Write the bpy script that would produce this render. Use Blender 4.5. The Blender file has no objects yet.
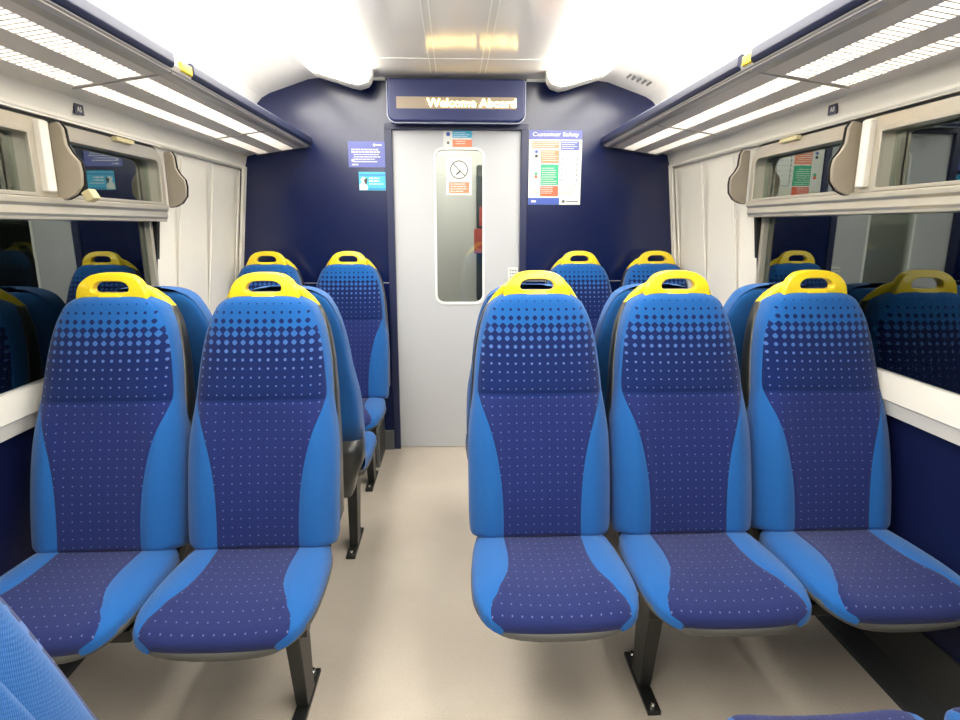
import bpy, bmesh, math, random
from mathutils import Vector, Matrix
random.seed(7)
sc = bpy.context.scene
COL = sc.collection
PI = math.pi

# ------------------------------------------------------------------ camera
cam_d = bpy.data.cameras.new('camera')
cam_d.sensor_fit = 'HORIZONTAL'; cam_d.sensor_width = 36.0
cam_d.lens = 600 / 960 * 36.0
cam_d.clip_start = 0.02
cam = bpy.data.objects.new('camera', cam_d); COL.objects.link(cam)
W2C = Matrix(((0.99910679, -0.04225369, 0.00050234),
              (0.00871907, 0.21776904, 0.97596138),
              (-0.04134737, -0.97508526, 0.21794294)))
cam.matrix_world = Matrix.Translation((0, 0, 1.42)) @ W2C.transposed().to_4x4()
sc.camera = cam

# ------------------------------------------------------------------ world, exposure
wd = bpy.data.worlds.new('night'); sc.world = wd; wd.use_nodes = True
wd.node_tree.nodes['Background'].inputs[0].default_value = (0.004, 0.006, 0.006, 1)
wd.node_tree.nodes['Background'].inputs[1].default_value = 1.0
vs = sc.view_settings
vs.view_transform = 'Standard'; vs.look = 'None'; vs.gamma = 1.0; vs.use_curve_mapping = False
vs.exposure = 0.38
LAMP = 8.5                    # strength of the fluorescent diffusers and the added cove sheets

# ------------------------------------------------------------------ materials
def principled(name, col, rough=0.5, metal=0.0, coat=0.0, spec=0.5, emit=None, es=0.0, sheen=0.0):
    m = bpy.data.materials.new(name); m.use_nodes = True
    b = m.node_tree.nodes['Principled BSDF']
    b.inputs['Base Color'].default_value = (*col, 1)
    b.inputs['Roughness'].default_value = rough
    b.inputs['Metallic'].default_value = metal
    b.inputs['Coat Weight'].default_value = coat
    b.inputs['Coat Roughness'].default_value = 0.1
    b.inputs['Specular IOR Level'].default_value = spec
    if sheen:
        b.inputs['Sheen Weight'].default_value = sheen
        b.inputs['Sheen Roughness'].default_value = 0.5
    if emit:
        b.inputs['Emission Color'].default_value = (*emit, 1)
        b.inputs['Emission Strength'].default_value = es
    return m

def N(m, t, **kw):
    n = m.node_tree.nodes.new(t)
    for k, v in kw.items(): setattr(n, k, v)
    return n

def L(m, a, b): m.node_tree.links.new(a, b)

def math_n(m, op, a, b=None):
    n = N(m, 'ShaderNodeMath', operation=op)
    for i, v in enumerate((a, b)):
        if v is None: continue
        if isinstance(v, (int, float)): n.inputs[i].default_value = v
        else: L(m, v, n.inputs[i])
    return n.outputs[0]

def weave(m, scale=1700.0, strength=0.35, dist=0.001):
    """woven cloth bump: fine crossing threads with a little irregularity"""
    tc = N(m, 'ShaderNodeTexCoord')
    sx = N(m, 'ShaderNodeSeparateXYZ'); L(m, tc.outputs['Object'], sx.inputs[0])
    xy = math_n(m, 'ADD', sx.outputs['X'], sx.outputs['Y'])
    zy = math_n(m, 'ADD', sx.outputs['Z'], math_n(m, 'MULTIPLY', sx.outputs['Y'], 0.5))
    a = math_n(m, 'SINE', math_n(m, 'MULTIPLY', xy, scale))
    b = math_n(m, 'SINE', math_n(m, 'MULTIPLY', zy, scale))
    no = N(m, 'ShaderNodeTexNoise'); no.inputs['Scale'].default_value = 300.0
    L(m, tc.outputs['Object'], no.inputs['Vector'])
    s = math_n(m, 'ADD', math_n(m, 'MULTIPLY', a, b), math_n(m, 'MULTIPLY', no.outputs[0], 1.5))
    bp = N(m, 'ShaderNodeBump'); bp.inputs['Strength'].default_value = strength
    bp.inputs['Distance'].default_value = dist
    L(m, s, bp.inputs['Height'])
    L(m, bp.outputs[0], m.node_tree.nodes['Principled BSDF'].inputs['Normal'])
    return tc, sx, no

LIGHT_BLUE = (0.014, 0.10, 0.36)
NAVY_CLOTH = (0.014, 0.036, 0.225)
def bolster_mat():
    m = principled('light_blue_moquette', LIGHT_BLUE, 0.9, sheen=0.15, spec=0.2)
    tc, sx, no = weave(m)
    r = N(m, 'ShaderNodeMixRGB'); r.blend_type = 'MIX'
    r.inputs[1].default_value = (0.006, 0.074, 0.26, 1); r.inputs[2].default_value = (0.011, 0.105, 0.335, 1)
    L(m, no.outputs[0], r.inputs[0]); L(m, r.outputs[0], m.node_tree.nodes['Principled BSDF'].inputs['Base Color'])
    return m

def dotted_mat(name, vaxis, grad):
    """halftone moquette: pale blue dots on navy, on the backrest swelling upward until they merge"""
    m = principled(name, NAVY_CLOTH, 0.92, sheen=0.12, spec=0.2)
    tc, sx, no = weave(m)
    p = 0.0255
    vx = sx.outputs['X']; vv = sx.outputs[vaxis]
    k = 2 * PI / p
    c1 = math_n(m, 'COSINE', math_n(m, 'MULTIPLY', vx, k))
    c2 = math_n(m, 'COSINE', math_n(m, 'MULTIPLY', vv, k * (1.0 if vaxis == 'Z' else 0.8)))
    f = math_n(m, 'MULTIPLY', math_n(m, 'ADD', c1, c2), 0.5)
    ramp = N(m, 'ShaderNodeFloatCurve')
    cv = ramp.mapping.curves[0]
    if grad:
        mp = N(m, 'ShaderNodeMapRange'); mp.inputs[1].default_value = 0.45; mp.inputs[2].default_value = 1.21
        L(m, vv, mp.inputs[0])
        pts = [(0, .94), (.55, .93), (.63, .905), (.70, .85), (.73, .78), (.765, .65), (.80, .45), (.832, .22), (.866, 0.0), (.90, -.35), (.933, -.75), (.966, -.93), (1.0, -1.0)]
        while len(cv.points) > 2: cv.points.remove(cv.points[1])
        cv.points[0].location = pts[0]; cv.points[-1].location = pts[-1]
        # the curve is clipped to 0..1, so thresholds are stored as (t+1)/2
        cv.points[0].location = (0, (pts[0][1] + 1) / 2); cv.points[-1].location = (1, 0.0)
        for a, b in pts[1:-1]: cv.points.new(a, (b + 1) / 2)
        for q in cv.points: q.handle_type = 'VECTOR'
        ramp.mapping.update()
        L(m, mp.outputs[0], ramp.inputs['Value'])
        thr = math_n(m, 'SUBTRACT', math_n(m, 'MULTIPLY', ramp.outputs[0], 2.0), 1.0)
    else:
        thr = 0.945
    d = math_n(m, 'SUBTRACT', f, thr)
    msk = N(m, 'ShaderNodeMapRange'); msk.inputs[1].default_value = -0.03; msk.inputs[2].default_value = 0.05
    L(m, d, msk.inputs[0])
    # cloth colour: the headrest field is a deeper navy than the lumbar field
    base = N(m, 'ShaderNodeMixRGB')
    if grad:
        g = N(m, 'ShaderNodeMapRange'); g.inputs[1].default_value = .893; g.inputs[2].default_value = .897
        L(m, vv, g.inputs[0]); L(m, g.outputs[0], base.inputs[0])
        base.inputs[1].default_value = (0.009, 0.018, 0.108, 1); base.inputs[2].default_value = (0.002, 0.012, 0.085, 1)
    else:
        L(m, no.outputs[0], base.inputs[0])
        base.inputs[1].default_value = (0.008, 0.014, 0.075, 1); base.inputs[2].default_value = (0.015, 0.023, 0.115, 1)
    top = N(m, 'ShaderNodeMixRGB')
    top.inputs[1].default_value = (0.085, 0.14, 0.37, 1); top.inputs[2].default_value = (0.008, 0.092, 0.315, 1)
    if grad:
        g2 = N(m, 'ShaderNodeMapRange'); g2.inputs[1].default_value = 1.0; g2.inputs[2].default_value = 1.12
        L(m, vv, g2.inputs[0]); L(m, g2.outputs[0], top.inputs[0])
    else:
        top.inputs[0].default_value = 0.0; top.inputs[1].default_value = (0.11, 0.14, 0.32, 1)
    mx = N(m, 'ShaderNodeMixRGB')
    L(m, msk.outputs[0], mx.inputs[0]); L(m, base.outputs[0], mx.inputs[1]); L(m, top.outputs[0], mx.inputs[2])
    L(m, mx.outputs[0], m.node_tree.nodes['Principled BSDF'].inputs['Base Color'])
    return m

def floor_mat():
    m = principled('speckled_beige_vinyl', (0.5, 0.45, 0.37), 0.42, spec=0.4)
    b = m.node_tree.nodes['Principled BSDF']
    tc = N(m, 'ShaderNodeTexCoord')
    n1 = N(m, 'ShaderNodeTexNoise'); n1.inputs['Scale'].default_value = 260; n1.inputs['Detail'].default_value = 2
    n2 = N(m, 'ShaderNodeTexNoise'); n2.inputs['Scale'].default_value = 3.0; n2.inputs['Detail'].default_value = 4
    vo = N(m, 'ShaderNodeTexVoronoi'); vo.inputs['Scale'].default_value = 170
    for x in (n1, n2, vo): L(m, tc.outputs['Object'], x.inputs['Vector'])
    r1 = N(m, 'ShaderNodeMapRange'); r1.inputs[1].default_value = .56; r1.inputs[2].default_value = .68
    L(m, n1.outputs[0], r1.inputs[0])
    r2 = N(m, 'ShaderNodeMapRange'); r2.inputs[1].default_value = .35; r2.inputs[2].default_value = .7
    L(m, n2.outputs[0], r2.inputs[0])
    c0 = N(m, 'ShaderNodeMixRGB'); c0.inputs[1].default_value = (.50, .44, .365, 1); c0.inputs[2].default_value = (.56, .50, .42, 1)
    L(m, r2.outputs[0], c0.inputs[0])
    c1 = N(m, 'ShaderNodeMixRGB'); c1.inputs[2].default_value = (.33, .28, .22, 1)
    L(m, math_n(m, 'MULTIPLY', r1.outputs[0], .55), c1.inputs[0]); L(m, c0.outputs[0], c1.inputs[1])
    r3 = N(m, 'ShaderNodeMapRange'); r3.inputs[1].default_value = .12; r3.inputs[2].default_value = .06
    L(m, vo.outputs['Distance'], r3.inputs[0])
    c2 = N(m, 'ShaderNodeMixRGB'); c2.inputs[2].default_value = (.25, .20, .15, 1)
    L(m, math_n(m, 'MULTIPLY', r3.outputs[0], .5), c2.inputs[0]); L(m, c1.outputs[0], c2.inputs[1])
    L(m, c2.outputs[0], b.inputs['Base Color'])
    return m

def glass_mat(name, refl=0.10, tint=(0.55, 0.62, 0.58)):
    m = bpy.data.materials.new(name); m.use_nodes = True
    nt = m.node_tree; nt.nodes.clear()
    out = N(m, 'ShaderNodeOutputMaterial'); mix = N(m, 'ShaderNodeMixShader')
    tr = N(m, 'ShaderNodeBsdfTransparent'); tr.inputs[0].default_value = (*tint, 1)
    gl = N(m, 'ShaderNodeBsdfGlossy'); gl.inputs['Roughness'].default_value = 0.015
    gl.inputs[0].default_value = (.92, 1.0, .95, 1)
    fr = N(m, 'ShaderNodeFresnel'); fr.inputs[0].default_value = 1.5
    f = math_n(m, 'ADD', math_n(m, 'MULTIPLY', fr.outputs[0], 1.3), refl)
    n = N(m, 'ShaderNodeMath', operation='MINIMUM'); L(m, f, n.inputs[0]); n.inputs[1].default_value = 1
    L(m, n.outputs[0], mix.inputs[0]); L(m, tr.outputs[0], mix.inputs[1]); L(m, gl.outputs[0], mix.inputs[2])
    L(m, mix.outputs[0], out.inputs[0])
    return m

def grained(name, c1, c2, rough, scale=30, metal=0.0):
    m = principled(name, c1, rough, metal)
    tc = N(m, 'ShaderNodeTexCoord'); n = N(m, 'ShaderNodeTexNoise'); n.inputs['Scale'].default_value = scale
    n.inputs['Detail'].default_value = 6
    L(m, tc.outputs['Object'], n.inputs['Vector'])
    x = N(m, 'ShaderNodeMixRGB'); x.inputs[1].default_value = (*c1, 1); x.inputs[2].default_value = (*c2, 1)
    L(m, n.outputs[0], x.inputs[0]); L(m, x.outputs[0], m.node_tree.nodes['Principled BSDF'].inputs['Base Color'])
    return m

M = dict(
    bolster=bolster_mat(),
    dots=dotted_mat('halftone_moquette', 'Z', True),
    dots_seat=dotted_mat('dotted_moquette', 'Y', False),
    shell=principled('charcoal_plastic', (0.022, 0.023, 0.022), 0.3),
    pan=principled('grey_seat_pan', (0.075, 0.075, 0.068), 0.5),
    yellow=principled('yellow_plastic', (0.85, 0.62, 0.015), 0.28, coat=0.3),
    leg=principled('black_metal', (0.018, 0.019, 0.018), 0.4, metal=0.2),
    bolt=principled('bright_steel', (0.6, 0.6, 0.6), 0.25, metal=1.0),
    floor=floor_mat(),
    navy=principled('navy_laminate', (0.004, 0.010, 0.060), 0.20, spec=0.55),
    navy_dark=principled('navy_side_panel', (0.003, 0.006, 0.045), 0.45),
    navy_trim=principled('navy_trim', (0.016, 0.022, 0.07), 0.35),
    lip=principled('navy_rack_edge', (0.008, 0.012, 0.045), 0.45),
    white=principled('white_panel', (0.88, 0.84, 0.75), 0.4),
    valance=principled('cream_grey_panel', (0.74, 0.71, 0.63), 0.4),
    ceiling=principled('grey_ceiling_laminate', (0.88, 0.85, 0.79), 0.16, spec=0.5),
    ceil_white=principled('white_ceiling_panel', (0.82, 0.82, 0.82), 0.5),
    seam=principled('bright_seam', (0.85, 0.85, 0.8), 0.3),
    diffuser=principled('lit_diffuser', (0.9, 0.9, 0.9), 0.5, emit=(1.0, 0.965, 0.88), es=LAMP),
    endcap=principled('white_endcap', (0.78, 0.77, 0.72), 0.45),
    rack=principled('grey_rack', (0.78, 0.72, 0.66), 0.4),
    rack_al=principled('rack_aluminium', (0.45, 0.43, 0.40), 0.35, metal=0.3),
    frame=grained('worn_aluminium_frame', (0.52, 0.48, 0.39), (0.60, 0.56, 0.48), 0.30, 12, metal=0.5),
    rubber=principled('black_rubber', (0.01, 0.01, 0.01), 0.5),
    bracket=grained('beige_metal', (0.36, 0.31, 0.24), (0.42, 0.37, 0.29), 0.45, 18),
    catch=principled('cream_catch', (0.62, 0.54, 0.30), 0.4),
    glass=glass_mat('dark_window_glass'),
    door=principled('pale_grey_door', (0.50, 0.51, 0.53), 0.38),
    doorrim=principled('white_rim', (0.85, 0.85, 0.82), 0.35),
    doorglass=glass_mat('door_glass', 0.03, (0.86, 0.88, 0.85)),
    skirt=principled('dark_grey_skirting', (0.035, 0.037, 0.037), 0.45),
    grey=principled('grey_metal', (0.12, 0.125, 0.125), 0.45),
    signbox=principled('indigo_sign_housing', (0.016, 0.024, 0.10), 0.35),
    led=principled('beige_screen', (0.26, 0.21, 0.16), 0.5, emit=(1.0, .72, .42), es=0.06),
    ledtext=principled('glowing_text', (1, .9, .6), 0.5, emit=(1.0, 0.66, 0.20), es=16.0),
    paper=principled('white_paper', (0.72, 0.73, 0.70), 0.35),
    pblue=principled('print_blue', (0.05, 0.10, 0.42), 0.35),
    pviolet=principled('print_violet_blue', (0.09, 0.11, 0.38), 0.3),
    pcyan=principled('print_cyan', (0.05, 0.42, 0.66), 0.3),
    pdcyan=principled('print_deep_cyan', (0.02, 0.22, 0.48), 0.3),
    pred=principled('print_red', (0.75, 0.13, 0.06), 0.35),
    porange=principled('print_orange', (0.80, 0.25, 0.13), 0.35),
    pgreen=principled('print_green', (0.03, 0.40, 0.20), 0.35),
    pblack=principled('print_black', (0.03, 0.03, 0.03), 0.4),
    pyellow=principled('print_pale_yellow', (0.7, 0.7, 0.35), 0.4),
    vest=principled('vestibule_grey', (0.42, 0.41, 0.37), 0.5),
    dark=principled('vestibule_dark', (0.02, 0.025, 0.02), 0.5),
)

# ------------------------------------------------------------------ helpers
def link(name, me, mat, parent=None):
    o = bpy.data.objects.new(name, me); COL.objects.link(o)
    if mat is not None: me.materials.append(M[mat] if isinstance(mat, str) else mat)
    if parent is not None: o.parent = parent
    return o

def from_bm(name, bm, mat, parent=None, smooth=False, bevel=0.0, seg=2, subsurf=0):
    bmesh.ops.recalc_face_normals(bm, faces=bm.faces)
    me = bpy.data.meshes.new(name); bm.to_mesh(me); bm.free()
    if smooth:
        for p in me.polygons: p.use_smooth = True
    o = link(name, me, mat, parent)
    if bevel:
        md = o.modifiers.new('bevel', 'BEVEL'); md.width = bevel; md.segments = seg; md.limit_method = 'ANGLE'
        md.angle_limit = math.radians(35)
        for p in me.polygons: p.use_smooth = True
        wn = o.modifiers.new('wn', 'WEIGHTED_NORMAL'); wn.keep_sharp = True
    if subsurf:
        md = o.modifiers.new('sub', 'SUBSURF'); md.levels = subsurf; md.render_levels = subsurf
    return o

def box(bm, x0, x1, y0, y1, z0, z1):
    v = [bm.verts.new((x, y, z)) for x in (x0, x1) for y in (y0, y1) for z in (z0, z1)]
    for f in ((0, 1, 3, 2), (4, 6, 7, 5), (0, 4, 5, 1), (2, 3, 7, 6), (0, 2, 6, 4), (1, 5, 7, 3)):
        bm.faces.new([v[i] for i in f])
    return v

def B(name, mat, parent, *boxes, bevel=0.0, seg=2):
    bm = bmesh.new()
    for b in boxes: box(bm, *b)
    return from_bm(name, bm, mat, parent, bevel=bevel, seg=seg)

def prism(bm, pts, axis, a, b):
    """extrude a closed 2-D outline along an axis. axis 'y': pts (x,z); 'x': pts (y,z); 'z': pts (x,y)"""
    def mk(p, t):
        return {'y': (p[0], t, p[1]), 'x': (t, p[0], p[1]), 'z': (p[0], p[1], t)}[axis]
    A = [bm.verts.new(mk(p, a)) for p in pts]; Bv = [bm.verts.new(mk(p, b)) for p in pts]
    n = len(pts)
    for i in range(n): bm.faces.new((A[i], A[(i + 1) % n], Bv[(i + 1) % n], Bv[i]))
    bm.faces.new(A); bm.faces.new(Bv[::-1])

def ring_prism(bm, outer, inner, axis, a, b):
    """outline with a hole; outer and inner have the same number of points"""
    def mk(p, t):
        return {'y': (p[0], t, p[1]), 'x': (t, p[0], p[1]), 'z': (p[0], p[1], t)}[axis]
    n = len(outer)
    V = [[bm.verts.new(mk(p, t)) for p in o] for o in (outer, inner) for t in (a, b)]
    oa, ob, ia, ib = V
    for i in range(n):
        j = (i + 1) % n
        bm.faces.new((oa[i], oa[j], ob[j], ob[i])); bm.faces.new((ia[i], ib[i], ib[j], ia[j]))
        bm.faces.new((oa[i], ia[i], ia[j], oa[j])); bm.faces.new((ob[i], ob[j], ib[j], ib[i]))

def rrect(x0, x1, z0, z1, r, k=6):
    """rounded rectangle; r may be one radius or four (bl, br, tr, tl)"""
    if not isinstance(r, (tuple, list)): r = (r,) * 4
    out = []
    for (cx, cz, a0, rr) in ((x0 + r[0], z0 + r[0], PI, r[0]), (x1 - r[1], z0 + r[1], 1.5 * PI, r[1]),
                             (x1 - r[2], z1 - r[2], 0, r[2]), (x0 + r[3], z1 - r[3], .5 * PI, r[3])):
        for i in range(k + 1):
            a = a0 + .5 * PI * i / k
            out.append((cx + rr * math.cos(a), cz + rr * math.sin(a)))
    return out

def cyl(bm, c, r, depth, axis='z', n=16):
    mat = {'z': Matrix.Identity(4), 'x': Matrix.Rotation(PI / 2, 4, 'Y'), 'y': Matrix.Rotation(PI / 2, 4, 'X')}[axis]
    bmesh.ops.create_cone(bm, cap_ends=True, segments=n, radius1=r, radius2=r, depth=depth,
                          matrix=Matrix.Translation(c) @ mat)

def empty(name, loc, label, cat, group=None, rz=0.0):
    o = bpy.data.objects.new(name, None); COL.objects.link(o)
    o.location = loc; o.rotation_euler = (0, 0, rz); o.empty_display_size = 0.05
    o['label'] = label; o['category'] = cat
    if group: o['group'] = group
    return o

def tag(o, label, cat, group=None):
    o['label'] = label; o['category'] = cat
    if group: o['group'] = group
    return o

def struct(o): o['kind'] = 'structure'; return o

def copy_tree(o, parent=None):
    c = o.copy(); COL.objects.link(c)
    if parent is not None: c.parent = parent
    for ch in list(o.children): copy_tree(ch, c)
    return c

def text_mesh(body, size, bold=0.0):
    cu = bpy.data.curves.new('lettering', 'FONT'); cu.body = body; cu.size = size
    cu.align_x = 'CENTER'; cu.align_y = 'CENTER'; cu.offset = bold; cu.extrude = 0.0004; cu.resolution_u = 3
    t = bpy.data.objects.new('lettering', cu); COL.objects.link(t)
    dg = bpy.context.evaluated_depsgraph_get()
    me = bpy.data.meshes.new_from_object(t.evaluated_get(dg))
    bpy.data.objects.remove(t); bpy.data.curves.remove(cu)
    return me

def lettering(name, body, height, width, loc, mat, parent, rot=(PI / 2, 0, 0), bold=0.0):
    me = text_mesh(body, 0.1, bold)
    xs = [v.co.x for v in me.vertices]; ys = [v.co.y for v in me.vertices]
    sx = width / (max(xs) - min(xs)); sy = height / (max(ys) - min(ys))
    cx = (max(xs) + min(xs)) / 2; cy = (max(ys) + min(ys)) / 2
    for v in me.vertices: v.co.x = (v.co.x - cx) * sx; v.co.y = (v.co.y - cy) * sy
    me.materials.clear()
    o = link(name, me, mat, parent); o.location = loc; o.rotation_euler = rot
    return o

# ------------------------------------------------------------------ body shell
XC = 0.04
XL, XR = XC - 1.275, XC + 1.275        # window-level side walls
YF, YB = 3.72, -3.0                    # end bulkhead, rear end
struct(B('floor', 'floor', None, (-1.36, 1.44, YB, 5.2, -0.05, 0)))

def ceil_profile(s, top):
    """underside of the vaulted ceiling; s = -1 / +1"""
    pts = [(0.0, 2.247), (0.80, 2.243), (0.86, 2.236), (1.085, 2.160), (1.13, 2.135), (1.165, 2.098), (1.20, 2.02), (1.235, 1.86)]
    return [(XC + s * a, z + top) for a, z in pts]
for s, nm in ((-1, 'ceiling'), (1, 'ceiling')):
    bm = bmesh.new()
    p = ceil_profile(s, 0)[1:]; q = [(x + s * 0.02, z + 0.03) for x, z in p]
    prism(bm, p + q[::-1], 'y', YB, YF + .03)
    struct(from_bm(nm, bm, 'ceil_white', smooth=False))
cz = B('ceiling', 'ceiling', None, (XC - .80, XC + .80, YB, YF + .03, 2.245, 2.275)); struct(cz)
k = 1
for x in (-.12, -.09, .15, .18):
    struct(B('trim_%d' % k, 'seam', None, (x - .0022, x + .0022, YB, YF - .13, 2.2425, 2.2455))); k += 1
struct(B('trim_%d' % k, 'seam', None, (-.45, .50, 3.287, 3.291, 2.2425, 2.2455))); k += 1
for x0, x1 in ((-.56, -.385), (.425, .62)):
    struct(B('trim_%d' % k, 'seam', None, (x0, x1, 3.705, 3.7195, 2.232, 2.2445))); k += 1

# end bulkhead: navy panels left, right and above the door opening
zf = 2.30
def bulk(name, x0, x1, z0, z1):
    return struct(B(name, 'navy', None, (x0, x1, YF, YF + .05, z0, z1)))
bulk('wall_end_left', -1.42, -.40, 1.081, zf); bulk('wall_end_left', -1.42, -.40, 0, 1.078)
bulk('wall_end_right', .44, 1.50, 1.089, zf); bulk('wall_end_right', .44, 1.50, 0, 1.086)
bulk('wall_end_top', -.40, .44, 1.985, zf)
B_ = struct(B('trim_%d' % k, 'seam', None, (-1.3, -.40, YF + .001, YF + .03, 1.0775, 1.0815), (.44, 1.4, YF + .001, YF + .03, 1.0855, 1.0895))); k += 1
# door frame posts and head
for x0, x1 in ((-.40, -.358), (.400, .44)):
    struct(B('trim_%d' % k, 'navy_trim', None, (x0, x1, YF - .008, YF + .09, 0, 1.985), bevel=.003)); k += 1
struct(B('trim_%d' % k, 'navy_trim', None, (-.40, .44, YF - .010, YF + .09, 1.968, 2.0), bevel=.003)); k += 1
struct(B('baseboard_end_left', 'grey', None, (-1.25, -.40, YF - .02, YF, 0, .13), bevel=.003))
struct(B('baseboard_end_right', 'grey', None, (.44, 1.30, YF - .02, YF, 0, .13), bevel=.003))
# rear end wall behind the camera
struct(B('wall_rear', 'navy', None, (-1.42, 1.50, YB - .05, YB, 0, 2.3)))

# sliding door with its tall rounded window
dr = struct(bpy.data.objects.new('door_1', None)); COL.objects.link(dr); dr.location = (.02, YF + .02, 0)
bm = bmesh.new()
wi = rrect(-.128, .156, .952, 1.862, .045, 6)
oi = rrect(-.378, .380, .004, 1.968, .001, 6)
ring_prism(bm, oi, wi, 'y', 0, .035)
from_bm('door_leaf', bm, 'door', dr)
bm = bmesh.new()
ring_prism(bm, rrect(-.139, .167, .941, 1.873, .055, 6), rrect(-.126, .154, .954, 1.860, .043, 6), 'y', -.006, .04)
from_bm('window_rim', bm, 'doorrim', dr, bevel=.002)
bm = bmesh.new(); prism(bm, rrect(-.127, .155, .953, 1.861, .044, 6), 'y', .015, .02)
from_bm('window_pane', bm, 'doorglass', dr)
# vestibule seen through that window
struct(B('wall_vestibule', 'vest', None, (-1.3, .25, 4.72, 4.76, 0, 2.3)))
struct(B('wall_vestibule', 'vest', None, (-1.35, -1.3, YF + .06, 5.2, 0, 2.3), (1.3, 1.35, YF + .06, 5.2, 0, 2.3)))
struct(B('wall_vestibule', 'dark', None, (.25, 1.3, 5.15, 5.2, 0, 2.3)))
struct(B('ceiling', 'ceil_white', None, (-1.35, 1.35, YF + .05, 5.2, 2.30, 2.33)))
tag(B('fire_panel', principled('dull_red', (.32, .05, .03), .4), None, (.15, .24, 4.58, 4.60, 1.22, 1.40), (.19, .24, 4.58, 4.60, 1.42, 1.56), bevel=.004),
    'red notice panel glimpsed through the end door window', 'notice')
o = tag(B('dark_opening', 'dark', None, (.17, .42, 4.62, 4.70, .86, 1.86), bevel=.012), 'black framed opening glimpsed through the end door window', 'panel')  # solid box; the darkness of the opening is put into its near-black colour
bm = bmesh.new(); box(bm, -.60, .40, 4.0, 4.3, 2.27, 2.295)  # unseen glowing slab, added to light the space behind the door window
tag(from_bm('added_vestibule_light', bm, principled('added_vestibule_glow', (.9, .9, .9), emit=(1, .98, .93), es=30)), 'unseen light added to brighten the vestibule beyond the end door', 'light')

# side walls
def lean(objs, s):
    """the body side leans outward toward the floor"""
    for o in objs:
        if o.type != 'MESH': continue
        for v in o.data.vertices:
            z = v.co.z
            sh = (1.55 - z) * .12 if z < 1.74 else (1.55 - 1.74) * .12 * max(0, (1.85 - z) / .11)
            v.co.x += s * sh

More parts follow.
